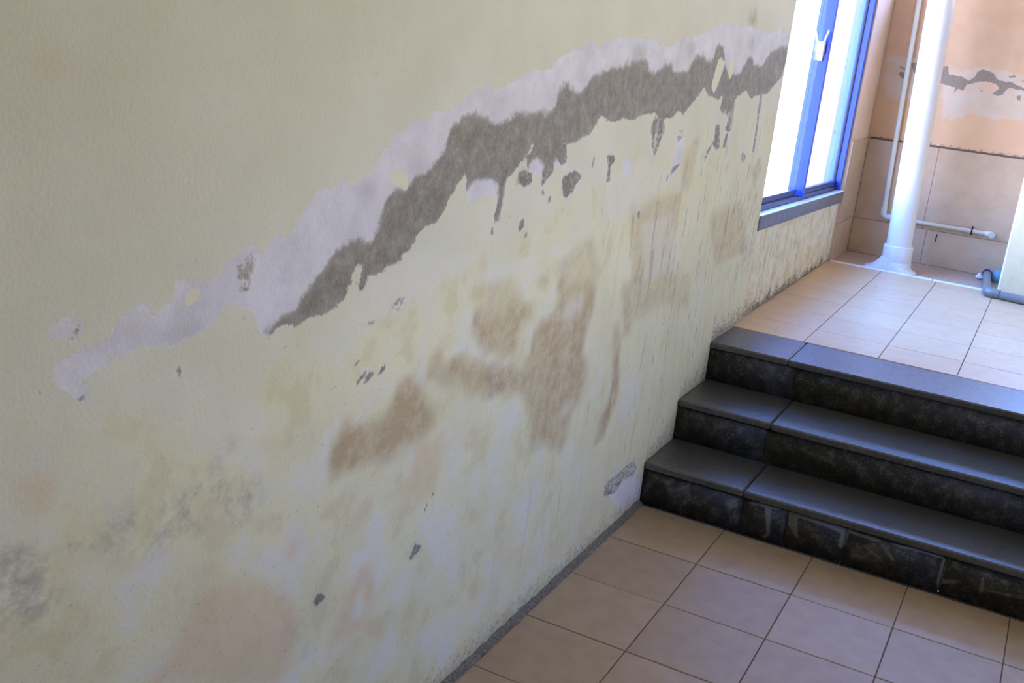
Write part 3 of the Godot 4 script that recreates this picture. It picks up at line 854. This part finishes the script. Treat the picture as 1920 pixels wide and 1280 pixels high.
func build_left_wall() -> void:
	var wall := base("wall_left")
	label(wall, "long cream wall with peeling damp-stained paint beside the steps", "", "", "structure")
	var pics := left_wall_picture()
	var m := plain(Color.WHITE, 0.72, 0.35)
	m.albedo_texture = pics[0]
	m.normal_enabled = true
	m.normal_texture = pics[1]
	m.normal_scale = 0.55
	m.texture_repeat = false
	var st := start()
	var zs := [2.1, -1.584]
	wall_quad(st, [Vector3(0, 2.08, zs[0]), Vector3(0, 2.08, zs[1]), Vector3(0, 0, zs[1]), Vector3(0, 0, zs[0])], [Vector2(0, 0), Vector2(3.684 / 3.7, 0), Vector2(3.684 / 3.7, 1), Vector2(0, 1)], Vector3.RIGHT)
	# the rounded end of the wall at the window
	var prev := Vector2(0, -1.584)
	for k in 4:
		var a := PI / 2 * (k + 1) / 4
		var next := Vector2(-0.008 + 0.008 * cos(a), -1.584 - 0.008 * sin(a))
		var u0 := (2.1 - prev.y) / 3.7
		var u1 := (2.1 - next.y) / 3.7
		wall_quad(st, [Vector3(prev.x, 2.08, prev.y), Vector3(next.x, 2.08, next.y), Vector3(next.x, 0.3, next.y), Vector3(prev.x, 0.3, prev.y)], [Vector2(u0, 0), Vector2(u1, 0), Vector2(u1, 1 - 0.3 / 2.08), Vector2(u0, 1 - 0.3 / 2.08)], Vector3(1, 0, -1))
		prev = next
	st.generate_normals()
	st.generate_tangents()
	obj("painted_face", st.commit(), m, wall)
	st = start()
	add_box(st, Vector3(-0.25, -0.1, -1.592), Vector3(-0.0015, 2.08, NEAR_Z), 0.0005)
	add_box(st, Vector3(-0.25, 2.08, -1.592), Vector3(0.0, TOP, NEAR_Z), 0.0005)
	add_box(st, Vector3(-0.01, -0.1, 2.1), Vector3(0.0, 2.08, NEAR_Z), 0.0005)
	obj("wall_body", done(st), M.cream, wall)
	# under and over the window
	m = plain(Color.WHITE, 0.75, 0.35)
	m.albedo_texture = sill_wall_picture()
	st = start()
	wall_quad(st, [Vector3(-0.012, 0.857, -1.58), Vector3(-0.012, 0.807, -3.43), Vector3(-0.012, UPPER, -3.43), Vector3(-0.012, UPPER, -1.58)], [Vector2(0, 0), Vector2(1, 0), Vector2(1, 1), Vector2(0, 1)], Vector3.RIGHT)
	st.generate_normals()
	obj("parapet_face", st.commit(), m, wall)
	st = start()
	var top_a := 0.847
	var top_b := 0.797
	var c := Vector3(-0.13, 0.5, -2.5)
	var p := [Vector3(-0.0135, top_a, -1.58), Vector3(-0.0135, top_b, -3.43), Vector3(-0.25, top_b, -3.43), Vector3(-0.25, top_a, -1.58)]
	face(st, p, c)
	for k in 4:
		var j := (k + 1) % 4
		face(st, [p[k], p[j], Vector3(p[j].x, 0.1, p[j].z), Vector3(p[k].x, 0.1, p[k].z)], c)
	add_box(st, Vector3(-0.25, 2.62, -3.40), Vector3(-0.004, TOP, -1.59), 0.001)
	obj("parapet", done(st), M.cream, wall)
	# beside the pipe niche: painted above, tiled below
	st = start()
	add_box(st, Vector3(-0.25, 0.1, BACK_Z - 0.2), Vector3(-0.006, TOP, -3.374), 0.004)
	obj("niche_side", done(st), M.peach, wall)
	wainscot(wall, [[-3.865, UPPER - 0.006, -3.377, 0.672], [-3.865, 0.672, -3.377, 1.135]], true)

func wainscot(parent: Node3D, spots: Array, sideways: bool) -> void:
	# wall tiles given as [from, bottom, to, top]
	for r in spots:
		var g := 0.0011
		var lo := Vector3(-0.008, r[1] + g, r[0] + g) if sideways else Vector3(r[0] + g, r[1] + g, BACK_Z)
		var hi := Vector3(0.005, r[3] - g, r[2] - g) if sideways else Vector3(r[2] - g, r[3] - g, BACK_Z + 0.012)
		obj("wall_tile", box_mesh(lo, hi, 0.0015), M.wainscot, parent)

func build_back_wall() -> void:
	var wall := base("wall_back")
	label(wall, "peach wall with a grey damp band above beige tiles behind the pipes", "", "", "structure")
	var m := plain(Color.WHITE, 0.75, 0.35)
	m.albedo_texture = back_wall_picture()
	m.texture_repeat = false
	var st := start()
	wall_quad(st, [Vector3(0, 2.0, BACK_Z + 0.003), Vector3(1, 2.0, BACK_Z + 0.003), Vector3(1, 1.135, BACK_Z + 0.003), Vector3(0, 1.135, BACK_Z + 0.003)], [Vector2(0, 0.135), Vector2(1, 0.135), Vector2(1, 1), Vector2(0, 1)], Vector3(0, 0, 1))
	st.generate_normals()
	obj("painted_face", st.commit(), m, wall)
	st = start()
	# over it runs a high open light strip
	add_box(st, Vector3(-0.25, 0.1, BACK_Z - 0.2), Vector3(1.15, 2.0, BACK_Z + 0.001), 0.0005)
	add_box(st, Vector3(1.15, 0.1, BACK_Z - 0.2), Vector3(SIDE_X + 0.25, 1.24, BACK_Z + 0.001), 0.0005)
	add_box(st, Vector3(-0.25, 2.0, BACK_Z - 0.2), Vector3(0.06, TOP, BACK_Z + 0.001), 0.0005)
	add_box(st, Vector3(1.42, 1.24, BACK_Z - 0.2), Vector3(SIDE_X + 0.25, TOP, BACK_Z + 0.001), 0.0005)
	add_box(st, Vector3(0.06, 2.36, BACK_Z - 0.2), Vector3(1.42, TOP, BACK_Z + 0.001), 0.0005)
	obj("wall_body", done(st), M.peach, wall)
	obj("joint_bed", box_mesh(Vector3(0.004, UPPER - 0.01, BACK_Z), Vector3(1.1, 1.135, BACK_Z + 0.0105), 0.0005), M.joint, wall)
	wainscot(wall, [[0.0055, UPPER - 0.006, 0.428, 0.664], [0.428, UPPER - 0.006, 0.90, 0.664], [0.0055, 0.664, 0.40, 1.135], [0.40, 0.664, 0.90, 1.135]], false)
	# dark grout line and a whitish bead along the top of the tiles
	st = start()
	var n := noise(14.0, 3, 6)
	for k in 40:
		var x0 := 0.016 + 0.88 * k / 40
		add_box(st, Vector3(x0, 1.131, BACK_Z), Vector3(x0 + 0.0222, 1.141 + 0.003 * n.get_noise_1d(x0), BACK_Z + 0.0155 + 0.003 * n.get_noise_1d(x0 + 3.0)), 0.002)
	obj("grout_line", done(st), M.joint, wall)
	var crack := obj("crack", box_mesh(Vector3(-0.0035, -0.022, 0.0), Vector3(0.0035, 0.022, 0.0006), 0.0002), M.dark, wall, Vector3(0.487, 0.623, BACK_Z + 0.0119))
	crack.rotation.z = -0.07

func build_shell() -> void:
	var ceil_ := obj("ceiling", box_mesh(Vector3(-0.25, TOP, BACK_Z - 0.2), Vector3(SIDE_X + 0.25, TOP + 0.2, NEAR_Z + 0.2), 0.001), M.white, self)
	label(ceil_, "plain white ceiling over the stair hall", "", "", "structure")
	# right wall with two wide openings to the day
	var st := start()
	var a := Vector2(0.25, 0.88)
	var b := Vector2(-3.0, -1.6)
	var sill := 0.95
	var head := 2.75
	add_box(st, Vector3(SIDE_X, -0.25, BACK_Z - 0.2), Vector3(SIDE_X + 0.25, sill, NEAR_Z + 0.2), 0.001)
	add_box(st, Vector3(SIDE_X, head, BACK_Z - 0.2), Vector3(SIDE_X + 0.25, TOP, NEAR_Z + 0.2), 0.001)
	add_box(st, Vector3(SIDE_X, sill, a.y), Vector3(SIDE_X + 0.25, head, NEAR_Z + 0.2), 0.001)
	add_box(st, Vector3(SIDE_X, sill, BACK_Z - 0.2), Vector3(SIDE_X + 0.25, head, a.x), 0.001)
	add_box(st, Vector3(SIDE_X + 0.25, 2.75, BACK_Z - 0.2), Vector3(SIDE_X + 2.2, 2.95, NEAR_Z + 0.2), 0.01)
	var right := obj("wall_right", done(st), M.cream, self)
	label(right, "cream wall facing the stained wall across the hall", "", "", "structure")
	var front := obj("wall_front", box_mesh(Vector3(-0.25, -0.25, NEAR_Z), Vector3(SIDE_X + 0.25, TOP, NEAR_Z + 0.2), 0.001), M.cream, self)
	label(front, "plain cream wall closing the lower end of the hall", "", "", "structure")
	var pillar := base("pillar")
	label(pillar, "pale yellow wall block standing right of the pipe niche", "", "", "structure")
	obj("wall_body", box_mesh(Vector3(0.882, 0.1, BACK_Z), Vector3(SIDE_X, 1.25, NICHE_Z), 0.008), M.pale, pillar)
	var trim := base("trim_1")
	label(trim, "white threshold strip along the edge of the pipe niche", "", "", "structure")
	obj("strip", box_mesh(Vector3(0.004, UPPER - 0.02, NICHE_Z - 0.018), Vector3(0.556, UPPER + 0.004, NICHE_Z + 0.020), 0.003), M.strip, trim)
	obj("strip", box_mesh(Vector3(0.559, UPPER - 0.02, NICHE_Z - 0.018), Vector3(0.878, UPPER + 0.003, NICHE_Z + 0.020), 0.003), M.strip, trim)

func build_window() -> void:
	var win := base("window_1")
	label(win, "tall blue-framed sliding window beyond the stained wall", "", "", "structure")
	var near := -1.592
	var far := -3.372
	var head := 2.62
	# the sill and the track lean a little towards the far end
	var lean := atan2(0.050, 1.78)
	var sill := obj("sill", box_mesh(Vector3(-0.14, -0.062, -1.80), Vector3(0.005, 0.0, 0.0), 0.003), M.sill, win, Vector3(0, 0.909, near + 0.004))
	sill.rotation.x = -lean * 0 + lean * -1.0
	var lip := obj("sill_lip", box_mesh(Vector3(-0.036, -0.001, -1.79), Vector3(0.006, 0.003, -0.002), 0.001), M.lip, win, sill.position)
	lip.rotation.x = sill.rotation.x
	var track := obj("track", box_mesh(Vector3(-0.085, 0.0, -1.78), Vector3(-0.038, 0.026, 0.0), 0.002), M.navy, win, Vector3(0, 0.909, near))
	track.rotation.x = sill.rotation.x
	var st := start()
	add_box(st, Vector3(-0.062, 0.86, far), Vector3(-0.015, head, far + 0.028), 0.002)
	add_box(st, Vector3(-0.10, 0.90, near - 0.028), Vector3(-0.015, head, near), 0.002)
	add_box(st, Vector3(-0.10, head - 0.04, far), Vector3(-0.015, head, near), 0.002)
	obj("frame", done(st), M.blue, win)
	obj("outer_jamb", box_mesh(Vector3(-0.112, 0.86, far), Vector3(-0.0625, head, far + 0.026), 0.002), M.pale_blue, win)
	obj("gasket", box_mesh(Vector3(-0.056, 0.87, far + 0.020), Vector3(-0.046, head - 0.03, far + 0.034), 0.001), M.seal, win)
	# two sashes that meet in the middle
	var meet := -2.45
	var near_sash := obj("sash", box_mesh(Vector3(-0.082, 0.905, meet - 0.030), Vector3(-0.022, head - 0.04, meet), 0.002), M.blue, win)
	obj("pane", box_mesh(Vector3(-0.068, 0.92, meet), Vector3(-0.064, head - 0.05, near - 0.02), 0.0005), M.glass, near_sash)
	var rail := obj("bottom_rail", box_mesh(Vector3(-0.082, 0.03, -0.83), Vector3(-0.050, 0.055, -0.01), 0.002), M.navy, near_sash, Vector3(0, 0.909, near))
	rail.rotation.x = sill.rotation.x
	var far_sash := obj("sash", box_mesh(Vector3(-0.100, 0.89, meet - 0.034), Vector3(-0.083, head - 0.04, meet - 0.004), 0.002), M.blue, win)
	obj("pane", box_mesh(Vector3(-0.054, 0.89, far + 0.02), Vector3(-0.050, head - 0.05, meet - 0.03), 0.0005), M.glass, far_sash)
	rail = obj("bottom_rail", box_mesh(Vector3(-0.066, 0.028, -1.755), Vector3(-0.040, 0.053, -0.89), 0.002), M.navy, far_sash, Vector3(0, 0.909, near))
	rail.rotation.x = sill.rotation.x
	# latch
	st = start()
	add_box(st, Vector3(-0.066, 1.540, meet), Vector3(-0.044, 1.580, meet + 0.012), 0.003)
	add_box(st, Vector3(-0.064, 1.572, meet + 0.004), Vector3(-0.040, 1.628, meet + 0.024), 0.006)
	sweep(st, [Vector3(-0.050, 1.615, meet + 0.016), Vector3(-0.042, 1.645, meet + 0.020), Vector3(-0.032, 1.678, meet + 0.024)], [0.006, 0.005, 0.004], 10)
	obj("latch", done(st), M.metal, win)

# ---------------------------------------------------------------- pipes

func build_pipes() -> void:
	var d := base("drain_pipe", Vector3(0.343, UPPER, -3.468))
	label(d, "thick white vertical drain pipe standing in the tiled niche", "drain pipe")
	var lean := Vector3(-0.0345, 1.0, 0.0)
	var st := start()
	sweep(st, [lean * 0.02, lean * 1.0, lean * 2.0, lean * 2.735], same(0.0675, 4), 48)
	obj("pipe", done(st), M.pvc, d)
	st = start()
	sweep(st, [lean * 0.012, lean * 0.018, lean * 0.133, lean * 0.139, lean * 0.1395], [0.076, 0.079, 0.079, 0.0765, 0.067], 48)
	obj("socket", done(st), M.pvc, d)
	st = start()
	sweep(st, [lean * 0.0, lean * 0.045, lean * 0.049], [0.081, 0.0815, 0.079], 48)
	obj("foot_band", done(st), M.pvc, d)
	# the mortar heaped round its foot, more of it to the left
	st = start()
	var n := noise(3.0, 3, 8)
	var rings := [[0.145, 0.0], [0.115, 0.012], [0.094, 0.034], [0.080, 0.058]]
	for k in 3:
		for i in 40:
			var q := []
			for e in [[k, i], [k, i + 1], [k + 1, i + 1], [k + 1, i]]:
				var a: float = TAU * (e[1] % 40) / 40.0
				var side := 0.55 + 0.75 * pow(maxf(0.0, -cos(a + 0.25)), 1.2)
				var rad: float = 0.078 + (rings[e[0]][0] - 0.078) * side * (1.0 + 0.35 * n.get_noise_2d(cos(a), sin(a)))
				var hgt: float = rings[e[0]][1] * side
				q.append(Vector3(rad * cos(a), hgt, minf(rad * sin(a), 0.085)))
			face(st, q, Vector3(0, -0.3, 0), 1)
	obj("mortar_collar", done(st), M.mortar, d)

	var p := base("water_pipe", Vector3(0.174, 0.70, BACK_Z + 0.037))
	label(p, "thin pale water pipe running down the niche wall and turning along it", "water pipe")
	st = start()
	var foot := Vector3(0, 0.04, 0)
	var up := Vector3(-0.0336, 1.0, 0.0)
	sweep(st, [foot, up * 0.5, up * 1.5, up * 2.5], same(0.0135, 4), 20)
	obj("riser_pipe", done(st), M.thin_pvc, p)
	st = start()
	var path := [Vector3(-0.0013, 0.055, 0), Vector3(-0.0005, 0.03, 0)] + bend(Vector3(0, 0.026, 0), Vector3(0, 0, 0), Vector3(0.026, 0, 0)) + [Vector3(0.045, 0, 0)]
	sweep(st, path, same(0.0175, path.size()), 20)
	obj("elbow", done(st), M.thin_pvc, p)
	st = start()
	sweep(st, [Vector3(0.03, 0, 0), Vector3(0.3, 0, 0), Vector3(0.585, 0, 0)], same(0.0115, 3), 20)
	obj("branch_pipe", done(st), M.cream_pvc, p)
	st = start()
	path = [Vector3(0.565, 0, 0), Vector3(0.584, 0, 0)] + bend(Vector3(0.586, 0, 0), Vector3(0.602, 0, 0), Vector3(0.602, 0, 0.014)) + [Vector3(0.602, 0, 0.03)]
	sweep(st, path, same(0.0155, path.size()), 20)
	obj("end_elbow", done(st), M.thin_pvc, p)
	st = start()
	sweep(st, [Vector3(0.602, 0, 0.028), Vector3(0.602, 0, 0.032), Vector3(0.602, 0, 0.043), Vector3(0.602, 0, 0.045)], [0.0175, 0.019, 0.019, 0.016], 8)
	var plug := obj("plug", done(st), M.metal, p)
	plug.set_meta("label", "shiny round end plug")
	st = start()
	for k in 10:
		var a0 := -2.4 + 4.8 * k / 10.0
		var a1 := -2.4 + 4.8 * (k + 1) / 10.0
		add_box_arc(st, 0.494, a0, a1, 0.0120, 0.0145, 0.004)
	add_box(st, Vector3(0.490, 0.011, -0.0175), Vector3(0.498, 0.026, -0.012), 0.001)
	add_box(st, Vector3(0.490, -0.026, -0.0175), Vector3(0.498, -0.011, -0.012), 0.001)
	var strap := obj("strap", done(st), M.dark, p)
	strap.set_meta("label", "dark wall strap")

	var g := base("waste_pipe", Vector3(0.845, UPPER, -3.19))
	label(g, "grey plastic waste pipe with an elbow lying on the upper floor", "waste pipe")
	var y := 0.0225
	st = start()
	sweep(st, [Vector3(0.02, y, 0.004), Vector3(0.30, y, 0.055), Vector3(0.42, y, 0.070), Vector3(1.84, y, 0.070)], same(0.0215, 4), 24)
	obj("run_pipe", done(st), M.grey_pvc, g)
	st = start()
	path = [Vector3(0.06, y + 0.002, 0.011), Vector3(0.032, y + 0.002, 0.006)] + bend(Vector3(0.026, y + 0.002, 0.005), Vector3(0, y + 0.002, 0), Vector3(-0.002, y + 0.002, -0.026)) + [Vector3(-0.005, y + 0.002, -0.05)]
	sweep(st, path, same(0.0255, path.size()), 24)
	obj("elbow", done(st), M.grey_pvc, g)
	st = start()
	path = [Vector3(-0.003, y, -0.03), Vector3(-0.02, y + 0.004, -0.25), Vector3(-0.042, y + 0.012, -0.50)] + bend(Vector3(-0.044, y + 0.012, -0.52), Vector3(-0.047, y + 0.013, -0.55), Vector3(-0.047, y - 0.012, -0.565))
	sweep(st, path, same(0.0205, path.size()), 24)
	obj("arm_pipe", done(st), M.grey_pvc, g)
	st = start()
	sweep(st, [Vector3(-0.0405, y + 0.012, -0.485), Vector3(-0.041, y + 0.012, -0.490), Vector3(-0.0435, y + 0.012, -0.516), Vector3(-0.044, y + 0.012, -0.52)], [0.0225, 0.0255, 0.0255, 0.0225], 24)
	var ring := obj("coupling", done(st), M.navy, g)
	ring.set_meta("label", "dark coupling ring")

func add_box_arc(st: SurfaceTool, x: float, a0: float, a1: float, r0: float, r1: float, half: float) -> void:
	var c := Vector3(x, (r0 + r1) / 2 * sin((a0 + a1) / 2), (r0 + r1) / 2 * cos((a0 + a1) / 2))
	var at := func(r: float, a: float, s: float) -> Vector3: return Vector3(x + s * half, r * sin(a), r * cos(a))
	face(st, [at.call(r1, a0, -1.0), at.call(r1, a1, -1.0), at.call(r1, a1, 1.0), at.call(r1, a0, 1.0)], c)
	for s in [-1.0, 1.0]: face(st, [at.call(r0, a0, s), at.call(r0, a1, s), at.call(r1, a1, s), at.call(r1, a0, s)], c)

func build_bits() -> void:
	# the teal pipe end half hidden behind the wall block
	var t := base("pipe_stub", Vector3(0.862, UPPER - 0.006, -3.72))
	label(t, "short teal pipe stub half hidden behind the pale wall block", "pipe stub")
	var st := start()
	sweep(st, [Vector3(0, 0, 0), Vector3(0, 0.006, 0), Vector3(0, 0.05, 0), Vector3(0, 0.054, 0)], [0.030, 0.036, 0.036, 0.033], 24)
	obj("socket", done(st), M.teal_pvc, t)
	st = start()
	sweep(st, [Vector3(0, 0.05, 0), Vector3(0, 0.066, 0), Vector3(0, 0.069, 0)], [0.030, 0.030, 0.026], 24)
	obj("cap", done(st), M.teal_pvc, t)
	# a small white fitting at the foot of the wall
	var f := base("pipe_fitting", Vector3(0.772, UPPER - 0.006, -3.70))
	label(f, "small white plastic fitting lying beside the grey pipe end", "fitting")
	st = start()
	sweep(st, [Vector3(-0.022, 0.014, 0.004), Vector3(-0.018, 0.014, 0.003), Vector3(0.008, 0.014, -0.002), Vector3(0.012, 0.014, -0.003)], [0.010, 0.0125, 0.0125, 0.010], 18)
	obj("body", done(st), M.strip, f)
	st = start()
	sweep(st, [Vector3(-0.006, 0.012, 0.0), Vector3(-0.005, 0.03, 0.001), Vector3(-0.005, 0.033, 0.001)], [0.009, 0.009, 0.007], 16)
	obj("branch", done(st), M.strip, f)
